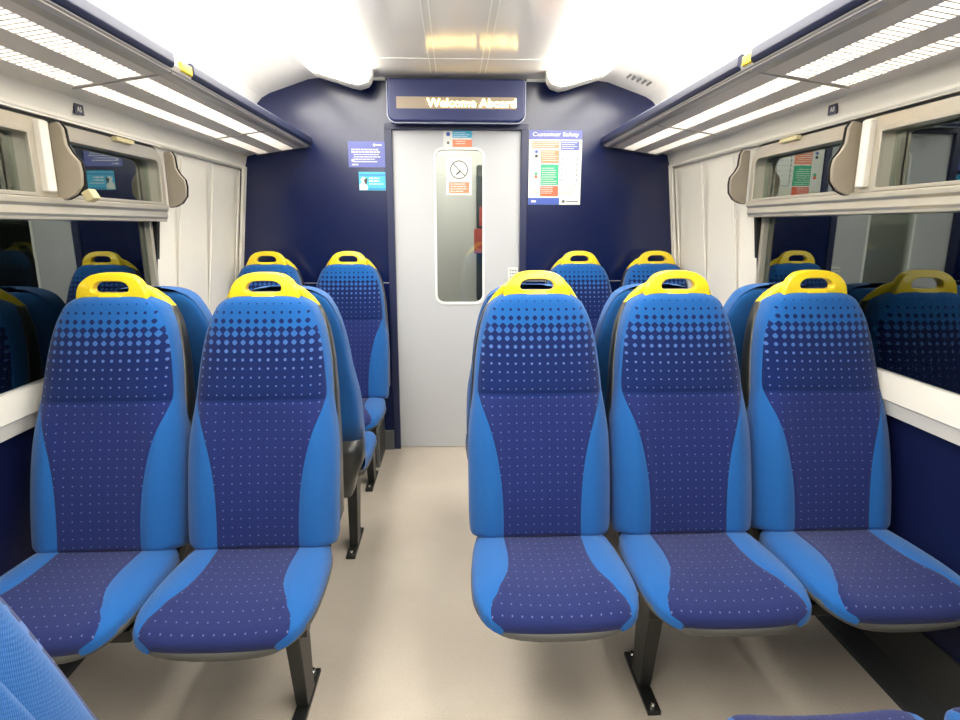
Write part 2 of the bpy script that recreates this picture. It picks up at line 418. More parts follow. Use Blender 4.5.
def side(s):
    """one side of the saloon. s=-1 left, +1 right; u(d) measures x outward from the window plane"""
    sd = 'left' if s < 0 else 'right'
    dz = 0.0 if s < 0 else 0.02
    X = XC + s * 1.275
    def xr(a, b):   # a,b are offsets into the room (positive = toward aisle)
        p, q = X - s * a, X - s * b
        return (min(p, q), max(p, q))
    def sb(name, mat, par, *bs, bevel=0.0):
        return B(name, mat, par, *[(*xr(a, b), y0, y1, z0, z1) for a, b, y0, y1, z0, z1 in bs], bevel=bevel)
    before = set(bpy.data.objects)
    ZS = .945 + dz; ZT = 1.735 + dz        # sill top, window head
    # lower navy lining
    struct(sb('wall_%s' % sd, 'navy_dark', None, (-.118, -.14, YB, YF, 0, .86 + dz)))
    # dark floor cove
    bm = bmesh.new()
    prism(bm, [(X - s * a, z) for a, z in ((-.018, 0), (-.026, .012), (-.085, .05), (-.108, .20), (-.118, .20), (-.118, 0))], 'y', YB, YF - .021)
    struct(from_bm('baseboard_%s' % sd, bm, 'skirt'))
    keep = set(bpy.data.objects)
    # white sill casing: sloped ledge with a moulded line
    bm = bmesh.new()
    prof = [(-.05, .790 + dz), (-.012, .796 + dz), (-.004, .846 + dz), (.004, .850 + dz), (.002, .857 + dz), (-.004, ZS - .012), (-.012, ZS), (-.12, ZS), (-.12, .78 + dz), (-.05, .78 + dz)]
    prism(bm, [(X - s * a, z) for a, z in prof], 'y', YB, YF - .001)
    struct(from_bm('trim_sill_%s' % sd, bm, 'white', bevel=.003))
    # wall above windows + end panel beyond the last window (y 2.70 ..)
    struct(sb('wall_%s' % sd, 'white', None, (0, -.12, 2.685, YF - .001, ZS, ZT + .14), (0.0, -.12, YB, 2.685, ZT + .004, ZT + .14)))
    for i, y in enumerate((2.86, 3.22, 3.60)):
        struct(sb('trim_wall_%s' % sd, 'white', None, (.005, -.002, y, y + .014, ZS + .002, ZT - .01), bevel=.0015))
    struct(sb('trim_wall_%s' % sd, 'white', None, (.012, -.002, 3.665, YF - .002, ZS - .1, ZT + .02), bevel=.003))
    # valance between the window head and the rack
    bm = bmesh.new()
    prof = [(0, ZT + .005), (.020, ZT + .006), (.026, ZT + .013), (.022, ZT + .022), (.037, ZT + .080), (.104, ZT + .096), (.104, ZT + .11), (-.01, ZT + .11)]
    prism(bm, [(X - s * a, z) for a, z in prof], 'y', YB, YF - .002)
    val = struct(from_bm('trim_valance_%s' % sd, bm, 'valance', bevel=.002)); keep.add(val)

    # ---------------- window 1: big fixed pane below, two hopper panes above
    wn = bpy.data.objects.new('window_%d' % (1 if s < 0 else 2), None); COL.objects.link(wn); struct(wn)
    YE = 2.69; Y0 = -.10
    # rubber surround
    bm = bmesh.new()
    out = rrect(Y0 - .03, YE + .012, ZS + .0005, ZT + .004, (.01, .012, .085, .085), 7)
    inn = rrect(Y0 - .01, YE - .012, ZS + .007, ZT - .012, (.01, .012, .075, .075), 7)
    ring_prism(bm, out, inn, 'x', X + s * .014, X + s * .035)
    from_bm('rubber_seal', bm, 'rubber', wn)
    # aluminium frame of the hopper part, rounded at its far top corner
    zr0, zr1 = 1.438 + dz, 1.508 + dz
    zg1 = 1.684 + dz
    gl = (1.508 + dz, zg1)
    bm = bmesh.new()
    out = rrect(2.00, YE + .004, zr1 - .004, ZT - .006, (.004, .004, .075, .004), 7)
    inn = rrect(2.045, YE - .040, zr1 + .001, zg1, (.004, .004, .035, .004), 7)
    ring_prism(bm, out, inn, 'x', X - s * .014, X + s * .06)
    fr = from_bm('hopper_frame', bm, 'frame', wn, bevel=.004)
    bm = bmesh.new()
    ring_prism(bm, rrect(2.035, YE - .026, zr1 - .003, zg1 + .012, (.004, .004, .045, .004), 7), rrect(2.048, YE - .043, zr1 + .008, zg1 - .003, (.004, .004, .032, .004), 7), 'x', X - s * .020, X - s * .008)
    from_bm('bead', bm, 'frame', fr, bevel=.002)
    bm = bmesh.new()
    ring_prism(bm, rrect(Y0, 1.965, zr1 - .004, ZT - .006, .004, 7), rrect(Y0 + .06, 1.872, zr1 + .001, zg1, .006, 7), 'x', X - s * .014, X + s * .06)
    fr = from_bm('hopper_frame', bm, 'frame', wn, bevel=.004)
    bm = bmesh.new()
    ring_prism(bm, rrect(Y0 + .05, 1.884, zr1 - .003, zg1 + .012, .006, 7), rrect(Y0 + .065, 1.868, zr1 + .008, zg1 - .003, .006, 7), 'x', X - s * .020, X - s * .008)
    from_bm('bead', bm, 'frame', fr, bevel=.002)
    sb('mullion', 'frame', wn, (.006, -.06, 1.955, 2.012, zr1 - .004, ZT - .006), bevel=.003)
    sb('mullion_cover', 'white', wn, (.034, .004, 1.905, 1.945, zr1 + .012, ZT - .012), bevel=.005)
    # transom rail, stepped
    bm = bmesh.new()
    prof = [(.012, zr1), (.022, zr1 - .006), (.022, zr1 - .022), (.013, zr1 - .030), (.016, zr0 + .018), (.010, zr0 + .010), (.010, zr0), (-.085, zr0), (-.085, zr1)]
    prism(bm, [(X - s * a, z) for a, z in prof], 'y', Y0, YE + .002)
    from_bm('transom_rail', bm, 'frame', wn, bevel=.002)
    sb('end_trim', 'frame', wn, (-.045, -.072, YE - .040, YE - .018, ZS + .004, zr0), bevel=.003)
    # glass panes
    sb('pane', 'glass', wn, (-.070, -.074, Y0, YE, ZS + .004, zr0 + .01))
    sb('pane', 'glass', wn, (-.028, -.032, 2.03, YE - .03, zr1 - .006, zg1 + .012))
    sb('pane', 'glass', wn, (-.028, -.032, Y0 + .04, 1.89, zr1 - .006, zg1 + .012))
    # top catch
    sb('catch', 'catch', wn, (.034, .012, 2.32, 2.44, ZT - .018, ZT - .002), bevel=.003)
    # beige hopper stay guards: plates standing out from the wall at each end of the hopper
    def guard(y, latch):
        zb = 1.500 + dz
        prof = [(.006, .228), (.034, .234), (.046, .215), (.050, .165), (.062, .140), (.082, .115), (.086, .085), (.082, .045), (.060, .015), (.030, .0), (.006, -.004)]
        bm = bmesh.new()
        prism(bm, [(X - s * a, zb + z * .98) for a, z in prof], 'y', y, y + .016)
        g = from_bm('hopper_guard', bm, 'bracket', wn, bevel=.004)
        bm = bmesh.new()
        sh = [(a + .004 if a > .01 else a, z) for a, z in prof]
        prism(bm, [(X - s * a, zb + z * .98) for a, z in sh], 'y', y + .0165, y + .021)
        from_bm('guard_edge', bm, 'rubber', g)
        if latch:
            bm = bmesh.new()
            vv = box(bm, *xr(.105, .075), y + .01, y + .05, zb - .004, zb + .030)
            bmesh.ops.rotate(bm, cent=Vector((X - s * .09, y + .03, zb + .012)), matrix=Matrix.Rotation(s * .5, 3, 'Y'), verts=vv)
            from_bm('latch', bm, 'catch', g, bevel=.004)
    guard(1.985, s < 0); guard(YE + .035, False)

    # rear part of the wall, another window behind the camera
    struct(sb('wall_%s' % sd, 'white', None, (0, -.12, -.52, Y0 - .03, ZS, ZT + .004)))
    w2 = bpy.data.objects.new('window_%d' % (3 if s < 0 else 4), None); COL.objects.link(w2); struct(w2)
    sb('pane', 'glass', w2, (-.020, -.024, -2.5, -.53, ZS, zr0 + .01), (-.020, -.024, -2.5, -.53, zr1, ZT))
    sb('transom_rail', 'frame', w2, (.016, -.05, -2.5, -.52, zr0, zr1), bevel=.004)
    struct(sb('wall_%s' % sd, 'white', None, (0, -.12, YB, -2.5, ZS, ZT + .004)))

    lean([o for o in bpy.data.objects if o not in keep and (o.parent is None or o.name.split('.')[0] == 'rubber_seal')], s)
    # seat-number label on the valance
    y = 2.11
    lab = sb('berth_label', 'pviolet', None, (.0350, .0300, y - .024, y + .024, ZT + .034, ZT + .066))
    lab.data.materials[0] = principled('label_dark_%s' % sd, (.03, .025, .06), .3)
    tag(lab, 'small dark seat number plate under the %s luggage rack' % sd, 'label')
    lettering('number', 'A5' if s < 0 else 'A8', .016, .024, (X - s * .0355, y, ZT + .050), 'paper', lab, rot=(PI / 2, 0, -s * PI / 2 if s > 0 else PI / 2), bold=.0008)

    # ---------------- luggage rack
    rk = empty('luggage_rack', (X, 1.3, 1.87), '%s overhead luggage rack with slotted underside and navy front edge' % sd, 'luggage rack', 'luggage racks above the windows')
    ZR = 1.870 if s < 0 else 1.882
    rk.location = (0, 0, 0)
    tip = .40 if s < 0 else .425
    joints = [-1.9, -.87, .55 if s < 0 else .50, 1.98 if s < 0 else 1.93, 3.06 if s < 0 else 2.90, YF - .004]
    def sxz(a, b, y0, y1, z0, z1): return (*xr(a, b), y0, y1, z0, z1)
    strips = ((.114, .172), (.244, .314))
    for i in range(len(joints) - 1):
        ya, yb = joints[i] + .0025, joints[i + 1] - .0025
        bs = []
        edges = [.098, strips[0][0], strips[0][1], strips[1][0], strips[1][1], tip - .006]
        for a, b in ((edges[0], edges[1]), (edges[2], edges[3]), (edges[4], edges[5])):
            bs.append(sxz(a, b, ya, yb, ZR, ZR + .012))
        for a, b in ((edges[1], edges[2]), (edges[3], edges[4])):
            bs.append(sxz(a, b, ya, ya + .016, ZR, ZR + .012)); bs.append(sxz(a, b, yb - .016, yb, ZR, ZR + .012))
        shelf = B('shelf_panel', 'rack', rk, *bs)
        for st in strips:
            bars = []
            y = ya + .016 + .020
            while y < yb - .020:
                bars.append(sxz(st[0], st[1], y, y + .0065, ZR + .001, ZR + .009)); y += .0255
            B('grille', 'rack', shelf, *bars)
        B('joint_strip', 'rack_al', rk, sxz(.098, tip - .004, yb - .001, yb + .006, ZR - .003, ZR + .012))
    # aluminium nose below the navy edge
    bm = bmesh.new()
    prof = [(tip - .05, ZR - .001), (tip - .02, ZR - .004), (tip, ZR + .004), (tip + .006, ZR + .020), (tip - .004, ZR + .022), (tip - .05, ZR + .010)]
    prism(bm, [(X - s * a, z) for a, z in prof], 'y', -1.9, YF - .004)
    from_bm('nose_rail', bm, 'rack_al', rk)
    gap = (1.965, 2.10) if s < 0 else (1.885, 1.965)
    for y0, y1 in ((-1.9, gap[0]), (gap[1], YF - .004)):
        bm = bmesh.new()
        prof = [(tip - .004, ZR + .006), (tip + .006, ZR + .008), (tip + .014, ZR + .020), (tip + .012, ZR + .048), (tip + .002, ZR + .056), (tip - .010, ZR + .052), (tip - .012, ZR + .02)]
        prism(bm, [(X - s * a, z) for a, z in prof], 'y', y0, y1)
        from_bm('front_edge', bm, 'lip', rk, bevel=.003)
    ty = (2.02, 2.095) if s < 0 else (1.890, 1.945)
    bm = bmesh.new()
    prof = [(tip - .002, ZR + .010), (tip + .010, ZR + .014), (tip + .010, ZR + .040), (tip - .004, ZR + .042)]
    prism(bm, [(X - s * a, z) for a, z in prof], 'y', *ty)
    from_bm('edge_tag', bm, 'yellow', rk, bevel=.002)['label'] = 'yellow tag'
    # end bracket
    B('wall_bracket', 'lip', rk, sxz(.10, tip + .01, YF - .012, YF - .004, ZR - .006, ZR + .006))

    # the rack tips down toward the wall
    for o in rk.children_recursive:
        for v in o.data.vertices:
            a = abs(v.co.x - X)
            v.co.z -= .048 * max(0, 1 - (a - .098) / (tip - .098))
    # ---------------- fluorescent fitting running along the ceiling
    lf = empty('ceiling_light_fitting', (0, 0, 0), 'long %s fluorescent ceiling fitting with white end cap' % sd, 'ceiling light', 'fluorescent fittings along the ceiling')
    yend = 3.50
    def lamp_prof(k, z1):
        # k shrinks the section toward the end cap
        c = .65
        return [(c + (a - c) * k, min(z, 2.243) if z > 2.24 else z + z1) for a, z in
                ((.475, 2.243), (.480, 2.205), (.500, 2.178), (.545, 2.163), (.600, 2.172), (.680, 2.196), (.790, 2.226), (.815, 2.243))]
    bm = bmesh.new()
    prism(bm, [(XC + s * a, z) for a, z in lamp_prof(1, 0)], 'y', YB + .05, yend)
    from_bm('diffuser', bm, 'diffuser', lf)
    bm = bmesh.new()
    secs = []
    for yy, k, z1 in ((yend, 1.02, -.002), (yend + .07, 1.02, -.004), (yend + .13, .96, -.002), (yend + .175, .82, .006), (yend + .195, .60, .022)):
        secs.append([bm.verts.new((XC + s * a, yy, z)) for a, z in lamp_prof(k, z1)])
    for a, b in zip(secs, secs[1:]):
        for i in range(8): bm.faces.new((a[i], a[(i + 1) % 8], b[(i + 1) % 8], b[i]))
    bm.faces.new(secs[0]); bm.faces.new(secs[-1])
    from_bm('end_cap', bm, 'endcap', lf, smooth=True)
    # glowing sheets added to whiten the sloping cove and brighten the rack slots
    cv_ = empty('added_cove_glow', (0, 0, 0), 'added glowing sheet that brightens the sloping ceiling above the %s luggage rack' % sd, 'ceiling light', 'added cove glow sheets')
    bm = bmesh.new()
    def slope(a): return 2.236 - (a - .86) / .225 * .076
    prism(bm, [(XC + s * .87, slope(.87) - .001), (XC + s * .87, slope(.87) - .007), (XC + s * 1.075, slope(1.075) - .007), (XC + s * 1.075, slope(1.075) - .001)], 'y', YB + .05, 3.20)
    from_bm('glow_sheet', bm, 'diffuser', cv_)
    bm = bmesh.new()
    for a in (.864, 1.075):
        prism(bm, [(XC + s * a, slope(a) - .001), (XC + s * a, slope(a) - .009), (XC + s * (a + .006), slope(a + .006) - .009), (XC + s * (a + .006), slope(a + .006) - .001)], 'y', YB + .05, 3.205)
        from_bm('glow_sheet_rim', bm, 'endcap', cv_); bm = bmesh.new()
    bm.free()
side(-1); side(1)
# small ventilation slots in the ceiling panel at the right
vt = empty('ceiling_vent', (1.02, 3.45, 2.185), 'row of small vent slots in the sloping ceiling panel by the right rack', 'vent')
for i in range(5):
    bm = bmesh.new(); v = box(bm, -.004, .004, -.035, .035, -.004, .004)
    o = from_bm('slot', bm, 'grey', vt); o.location = (-.072 + .028 * i, 0, .0235 - .0095 * i)

# ------------------------------------------------------------------ seats
def interp(tab, x):
    if x <= tab[0][0]: return tab[0][1]
    for (a, va), (b, vb) in zip(tab, tab[1:]):
        if x <= b:
            t = (x - a) / (b - a); return va + (vb - va) * t
    return tab[-1][1]

def smoothtab(tab, x):
    """Catmull-Rom through the table"""
    if x <= tab[0][0]: return tab[0][1]
    if x >= tab[-1][0]: return tab[-1][1]
    for i in range(len(tab) - 1):
        if x <= tab[i + 1][0]:
            a, b = tab[i], tab[i + 1]
            p = tab[i - 1] if i else a; q = tab[i + 2] if i + 2 < len(tab) else b
            h = b[0] - a[0]; t = (x - a[0]) / h
            m0 = (b[1] - p[1]) / (b[0] - p[0]) * h; m1 = (q[1] - a[1]) / (q[0] - a[0]) * h
            t2, t3 = t * t, t * t * t
            return (2*t3-3*t2+1)*a[1] + (t3-2*t2+t)*m0 + (-2*t3+3*t2)*b[1] + (t3-t2)*m1

BW = [(.445, .214), (.47, .2215), (.60, .2240), (.73, .2240), (.80, .2195), (.86, .211), (.90, .2055), (.97, .200), (1.03, .193),
      (1.10, .179), (1.15, .161), (1.175, .145), (1.195, .118), (1.208, .085), (1.213, .05)]
BS = [(.445, .120), (.52, .119), (.60, .122), (.68, .131), (.75, .145), (.81, .163), (.86, .182), (.895, .1955), (.92, .1965), (1.0, .1885),
      (1.06, .180), (1.10, .169), (1.15, .149), (1.175, .131), (1.195, .104), (1.208, .072), (1.213, .04)]
BY = [(.44, -.002), (.47, 0), (.60, .026), (.75, .068), (.87, .108), (1.0, .152), (1.1, .184), (1.21, .222)]
SW = 1.02
BW = [(z, x * SW) for z, x in BW]; BS = [(z, x * SW - (.004 if z > .88 else 0)) for z, x in BS]
def back_T(z):
    t = .092
    lo = max(0, min(1, (z - .443) / .035)); hi = max(0, min(1, (1.2135 - z) / .045))
    return t * (1 - (1 - lo) ** 3) ** .6 * (1 - (1 - hi) ** 2.6) ** .55
def back_pt(z, x, sgn_edge=None):
    """front surface of the back pad at height z, lateral x"""
    Wd = smoothtab(BW, z); T = back_T(z); n = 4.2
    u = min(1.0, abs(x) / Wd)
    d = T * (1 - u ** n) ** (1 / n * 1.15)
    ax = abs(x)
    low = 1 / (1 + math.exp((z - .87) / .03))          # 1 in the lumbar region
    inn = max(0, 1 - u ** 8)
    d += inn * low * (.016 * math.exp(-((ax - .168) / .040) ** 2) - .006 * math.exp(-(ax / .10) ** 2))
    d += inn * (1 - low) * (.004 * (1 - (ax / .2) ** 2))
    d -= .004 * math.exp(-((z - .895) / .0055) ** 2) * (1 if ax < .19 else 0.3)
    d -= .0030 * math.exp(-((ax - smoothtab(BS, z)) / .0035) ** 2) * inn
    ye = smoothtab(BY, z) + .092
    return Vector((x, ye - d, z + d * .10))

def zrows():
    zs = [.4435 + .035 * (1 - math.cos(PI / 2 * i / 6)) for i in range(7)]
    z = .49
    while z < .885: zs.append(z); z += .018
    zs += [.886, .890, .895, .900, .905]
    z = .92
    while z < 1.15: zs.append(z); z += .018
    zs += [1.165 + (1.2130 - 1.165) * math.sin(PI / 2 * i / 9) for i in range(10)]
    return zs

def grid_mesh(rows):
    bm = bmesh.new()
    V = [[bm.verts.new(p) for p in r] for r in rows]
    for i in range(len(V) - 1):
        for j in range(len(V[0]) - 1):
            bm.faces.new((V[i][j], V[i][j + 1], V[i + 1][j + 1], V[i + 1][j]))
    return bm

def edge_params(n):  return [-math.cos(PI * i / n) for i in range(n + 1)]
def back_panel(): # central dotted cloth
    rows = []
    for z in zrows():
        w_ = min(smoothtab(BS, z), smoothtab(BW, z) * .985)
        rows.append([back_pt(z, w_ * t) for t in edge_params(26)])
    return grid_mesh(rows)
def back_bolster(s):
    rows = []
    for z in zrows():
        Wd = smoothtab(BW, z); w_ = min(smoothtab(BS, z), Wd * .985)
        r = []
        for i in range(13):
            t = i / 12; x = w_ + (Wd - w_) * math.sin(PI / 2 * t)
            r.append(back_pt(z, s * x))
        e = r[-1].copy(); e.y += .012; e.x *= .995; r.append(e)
        rows.append(r)
    return grid_mesh(rows)

def ring_loft(rings, cap=True):
    bm = bmesh.new()
    V = [[bm.verts.new(p) for p in r] for r in rings]
    n = len(V[0])
    for a, b in zip(V, V[1:]):
        for i in range(n): bm.faces.new((a[i], a[(i + 1) % n], b[(i + 1) % n], b[i]))
    if cap: bm.faces.new(V[0]); bm.faces.new(V[-1][::-1])
    return bm

def back_shell(lo=0, hi=9, deep=1.0):
    rings = []
    zs = [z for z in ([.30, .305, .32, .35, .42, .50, .60, .70, .80, .90, 1.0, 1.06, 1.10, 1.14, 1.165, 1.18, 1.19, 1.197]) if lo <= z <= hi]
    for z in zs:
        zz = max(z, .47)
        Wd = smoothtab(BW, min(z + .004, 1.212)) + (.007 if deep == 1.0 and .8 < z < 1.18 else -.001) if z > .47 else .205 - (.47 - z) * .25
        ye = smoothtab(BY, zz) + .092
        if z < .47: ye += (z - .47) * .22
        Tb = interp([(.30, .02), (.32, .085), (.36, .165), (.5, .165), (.8, .110), (1.0, .078), (1.1, .064), (1.165, .050), (1.19, .032), (1.197, .006)], z)
        Tb *= deep
        Tf = .012 if z > .44 else -.012
        if z < .33: Wd -= (.33 - z) * .5
        r = []
        for i in range(28):
            a = 2 * PI * i / 28
            c, sn = math.cos(a), math.sin(a)
            x = Wd * math.copysign(abs(c) ** .30, c)
            y = (Tb if sn > 0 else Tf) * math.copysign(abs(sn) ** .42, sn)
            r.append(Vector((x, ye + y, z)))
        rings.append(r)
    return ring_loft(rings)

# cushion
CD = .405; CY0 = .045; ZB = .398; ZTOP = .468
def c_plan(y):   # half width at depth y (y: CY0 .. CY0-CD)
    q = (CY0 - y) / CD
    return SW * smoothtab([(0, .205), (.15, .214), (.4, .221), (.65, .222), (.80, .217), (.90, .203), (.96, .183), (1.0, .150)], q)
def c_split(y, hf):
    q = (CY0 - y) / CD
    w_ = SW * smoothtab([(0, .120), (.15, .118), (.40, .116), (.60, .127), (.78, .158), (.90, .190), (1.0, .200)], q)
    return w_ - .050 * (1 - hf) * (1 if q > .8 else 0)
def cush_pt(phi, x):
    y = CY0 - CD * math.sin(phi) ** .52
    hf = math.cos(phi) ** .55 if phi < PI / 2 - 1e-6 else 0.0
    Wd = c_plan(y); u = min(1.0, abs(x) / Wd)
    q = (CY0 - y) / CD
    zb = ZB + .040 * (abs(x) / .22) ** 3 * (0.3 + .7 * q) - .006 * q
    zt = ZTOP + .016 * q - .012 * q ** 6 + .010 * math.exp(-((abs(x) - .17) / .05) ** 2) - .004 * math.exp(-(x / .1) ** 2)
    d = hf * (1 - u ** 5) ** (1 / 4.5)
    z = zb + (zt - zb) * d
    w_ = c_split(y, hf)
    z -= .0025 * math.exp(-((abs(x) - w_) / .0035) ** 2) * hf
    # the front face bellies forward a little
    return Vector((x, y - .012 * math.sin(PI * min(1, hf)) * (q > .9), z))
def phis():
    # even steps in depth, then in height
    out = []
    for i in range(15):
        q = i / 15 * .93; out.append(math.asin(q ** (1 / .52)))
    for i in range(12):
        hmax = math.cos(out[14]) ** .55
        hf = hmax * (1 - (i + 1) / 12); out.append(math.acos(min(1, max(0, hf)) ** (1 / .55)))
    return out
def cush_panel():
    rows = []
    for f in phis():
        y = CY0 - CD * math.sin(f) ** .52; hf = math.cos(f) ** .55 if f < PI / 2 - 1e-6 else 0
        w_ = min(c_split(y, hf), c_plan(y) * .97)
        rows.append([cush_pt(f, w_ * t) for t in edge_params(22)])
    return grid_mesh(rows)
def cush_bolster(s):
    rows = []
    for f in phis():
        y = CY0 - CD * math.sin(f) ** .52; hf = math.cos(f) ** .55 if f < PI / 2 - 1e-6 else 0
        Wd = c_plan(y); w_ = min(c_split(y, hf), Wd * .97)
        rows.append([cush_pt(f, s * (w_ + (Wd - w_) * math.sin(PI / 2 * i / 12))) for i in range(13)])
    return grid_mesh(rows)
def seat_pan():
    rings = []
    base = []
    nq = 14
    ys = [CY0 - CD * (math.sin(PI / 2 * i / nq)) for i in range(nq + 1)]
    right = [(c_plan(y), y) for y in ys]
    front = [(SW * .150 * math.cos(PI * i / 8), CY0 - CD - .0 - .008 * math.sin(PI * i / 8)) for i in range(1, 8)]
    left = [(-x, y) for x, y in right[::-1]]
    base = right + front + left
    def zb(x, y):
        q = (CY0 - y) / CD
        return ZB + .040 * (abs(x) / .22) ** 3 * (0.3 + .7 * q) - .006 * q
    for sc_, dz in ((.97, .012), (1.0, .006), (1.008, -.002), (.99, -.012), (.95, -.020), (.80, -.028)):
        rings.append([Vector((x * sc_, (y + .16) * sc_ - .16, zb(x, y) + dz - (0 if sc_ > .9 else .012))) for x, y in base])
    return ring_loft(rings)

def handle_mesh():
    bm = bmesh.new()
    def out(i, n):   # outer outline, bottom wide
        return None
    n = 40
    def key(pts):
        # resample closed polyline into n points by arc length starting at first
        P = pts + [pts[0]]; seg = [math.dist(a, b) for a, b in zip(P, P[1:])]; tot = sum(seg)
        res = []; 
        for i in range(n):
            d = tot * i / n; k_ = 0
            while d > seg[k_] and k_ < len(seg) - 1: d -= seg[k_]; k_ += 1
            t = d / seg[k_]; res.append((P[k_][0] + (P[k_ + 1][0] - P[k_][0]) * t, P[k_][1] + (P[k_ + 1][1] - P[k_][1]) * t))
        return res
    def arch(tab):
        R_ = [(x, z) for x, z in tab]
        return R_ + [(-x, z) for x, z in R_[::-1] if x > 0]
    outer = arch([(.108, 1.165), (.110, 1.185), (.108, 1.207), (.103, 1.227), (.094, 1.245), (.080, 1.260), (.062, 1.270), (.040, 1.276), (.020, 1.278)])
    inner = arch([(.046, 1.217), (.053, 1.220), (.056, 1.227), (.053, 1.237), (.045, 1.246), (.032, 1.251), (.016, 1.252)])
    # align both rings by angle from the hole centre
    def ang(pts, c):
        res = []
        for i in range(n):
            a = -PI / 2 + 2 * PI * (i + .5) / n
            dx, dz = math.cos(a), math.sin(a); best = None
            P = pts + [pts[0]]
            for p, q in zip(P, P[1:]):
                ex, ez = q[0] - p[0], q[1] - p[1]
                den = dx * ez - dz * ex
                if abs(den) < 1e-9: continue
                t = ((p[0] - c[0]) * ez - (p[1] - c[1]) * ex) / den
                u_ = ((p[0] - c[0]) * dz - (p[1] - c[1]) * dx) / den
                if t > 0 and -1e-6 <= u_ <= 1 + 1e-6 and (best is None or t > best): best = t
            res.append((c[0] + dx * best, c[1] + dz * best))
        return res
    c = (0, 1.233)
    ring_prism(bm, ang(outer, c), ang(inner, c), 'y', 0, .036)
    # lean with the backrest and wrap the feet rearward over the shoulders
    for v in bm.verts:
        v.co.y += .232 + (v.co.z - 1.21) * .25
        if v.co.z < 1.24: v.co.y += .7 * max(0, abs(v.co.x) - .085) * (1.24 - v.co.z) / .07
    return bm
def handle_wing(s):
    """shoulder foot of the handle running down the rear shell"""
    path = [(.078, .255, 1.240, .012, .016), (.100, .285, 1.218, .015, .028), (.122, .308, 1.188, .016, .032), (.142, .320, 1.160, .014, .030), (.152, .326, 1.138, .009, .020)]
    rings = []
    for x, y, z, rx, ry in path:
        rings.append([Vector((s * (x + rx * math.cos(a)), y + ry * math.sin(a), z + rx * .5 * math.cos(a))) for a in [2 * PI * i / 12 for i in range(12)]])
    return ring_loft(rings)

def make_seat(fabric_back=False, handle=True):
    r = empty('train_seat', (0, 0, 0), 'x', 'seat')
    pan = from_bm('seat_pan', seat_pan(), 'pan', r, smooth=True)
    from_bm('cushion_panel', cush_panel(), 'dots_seat', r, smooth=True)
    for s in (-1, 1): from_bm('cushion_bolster', cush_bolster(s), 'bolster', r, smooth=True)
    if handle: from_bm('back_shell', back_shell(), 'bolster' if fabric_back else 'shell', r, smooth=True)
    else:
        from_bm('back_shell', back_shell(0, .6, .6), 'shell', r, smooth=True)
        from_bm('back_cover', back_shell(.6, 9, .55), 'bolster', r, smooth=True)
    from_bm('backrest_panel', back_panel(), 'dots', r, smooth=True)
    for s in (-1, 1): from_bm('backrest_bolster', back_bolster(s), 'bolster', r, smooth=True)
    if handle: h = from_bm('grab_handle', handle_mesh(), 'yellow', r, bevel=.010, seg=4)
    for s in (-1, 1) if handle else (): from_bm('handle_foot', handle_wing(s), 'yellow', h, smooth=True)
    B('support_rail', 'leg', r, (-.19, .19, -.225, -.180, .330, .368), bevel=.004)
    B('cross_brace', 'shell', r, (-.17, .17, -.185, .11, .345, .375), bevel=.004)
    return r
seat0 = make_seat(); seatf = make_seat(True); seatr = make_seat(False, False)
used = {'n': False, 'f': False, 'r': False}
def leg_mesh(x):
    """splayed pedestal blade on a bolted foot bar"""
    bm = bmesh.new()
    secs = [(.335, -.215, .115, .022), (.20, -.185, .10, .021), (.06, -.160, .085, .019), (.020, -.150, .085, .019)]
    rings = []
    for z, y, ly, hx in secs:
        rings.append([Vector((x + a * hx, y + b * ly + .03, z)) for a, b in ((-1, 0), (1, 0), (1, 1), (-1, 1))])
    V = [[bm.verts.new(p) for p in r] for r in rings]
    for a, b in zip(V, V[1:]):
        for i in range(4): bm.faces.new((a[i], a[(i + 1) % 4], b[(i + 1) % 4], b[i]))
    bm.faces.new(V[0]); bm.faces.new(V[-1][::-1])
    return bm
SEATS = []
def q(*a, **k): SEATS.append((a, k))
gF = 'seats of the front row facing the camera'; gM = 'seats back to back behind the front row'; gE = 'seats by the end wall'; gN = 'seats nearest the camera facing the door'
q(-.597, 1.665, 0, 'blue train seat left of the aisle in the front row, beside the aisle', gF, legx=.132)
q(-1.064, 1.665, 0, 'blue train seat in the front row against the left window', gF)
q(.268, 1.70, 0, 'blue train seat in the front row right of the aisle, aisle end of three', gF)
q(.732, 1.70, 0, 'blue train seat in the middle of the front row of three', gF, legx=-.150)
q(1.196, 1.70, 0, 'blue train seat in the front row against the right window', gF, bracket=True)
q(-.597, 2.43, PI, 'aisle seat backing onto the left front row, only its blue side edge showing', gM, kind='r', legx=-.135)
q(-1.060, 2.43, PI, 'window seat backing onto the left front window seat, its blue shoulder showing', gM, kind='r')
q(.273, 2.465, PI, 'aisle seat backing onto the right front row, a sliver of blue beside it', gM, kind='r', legx=-.14)
q(.735, 2.465, PI, 'seat backing onto the middle seat of three, blue shoulder in the gap', gM, kind='r')
q(1.196, 2.465, PI, 'seat backing onto the right front window seat, blue shoulder beside its handle', gM, kind='r')
q(-.612, 3.285, 0, 'far blue seat by the end wall left of the door, whole backrest visible', gE, legx=.135)
q(-1.075, 3.285, 0, 'far window seat by the end wall at left, mostly hidden by the front seat', gE)
q(.732, 3.285, 0, 'far seat by the end wall right of the door, nearer the door', gE, legx=-.15)
q(1.190, 3.285, 0, 'far seat by the end wall in the right corner', gE)
q(-.562, .687, PI, 'nearest seat at the bottom left corner, edge of its plain blue back', gN, kind='f', legx=-.135)
q(.735, .66, PI, 'nearest right seat, tip of its cushion at the bottom edge', gN, kind='f', legx=.15)
q(1.198, .66, PI, 'nearest seat against the right window at the bottom right corner', gN, kind='f')
built = []
cops = {}
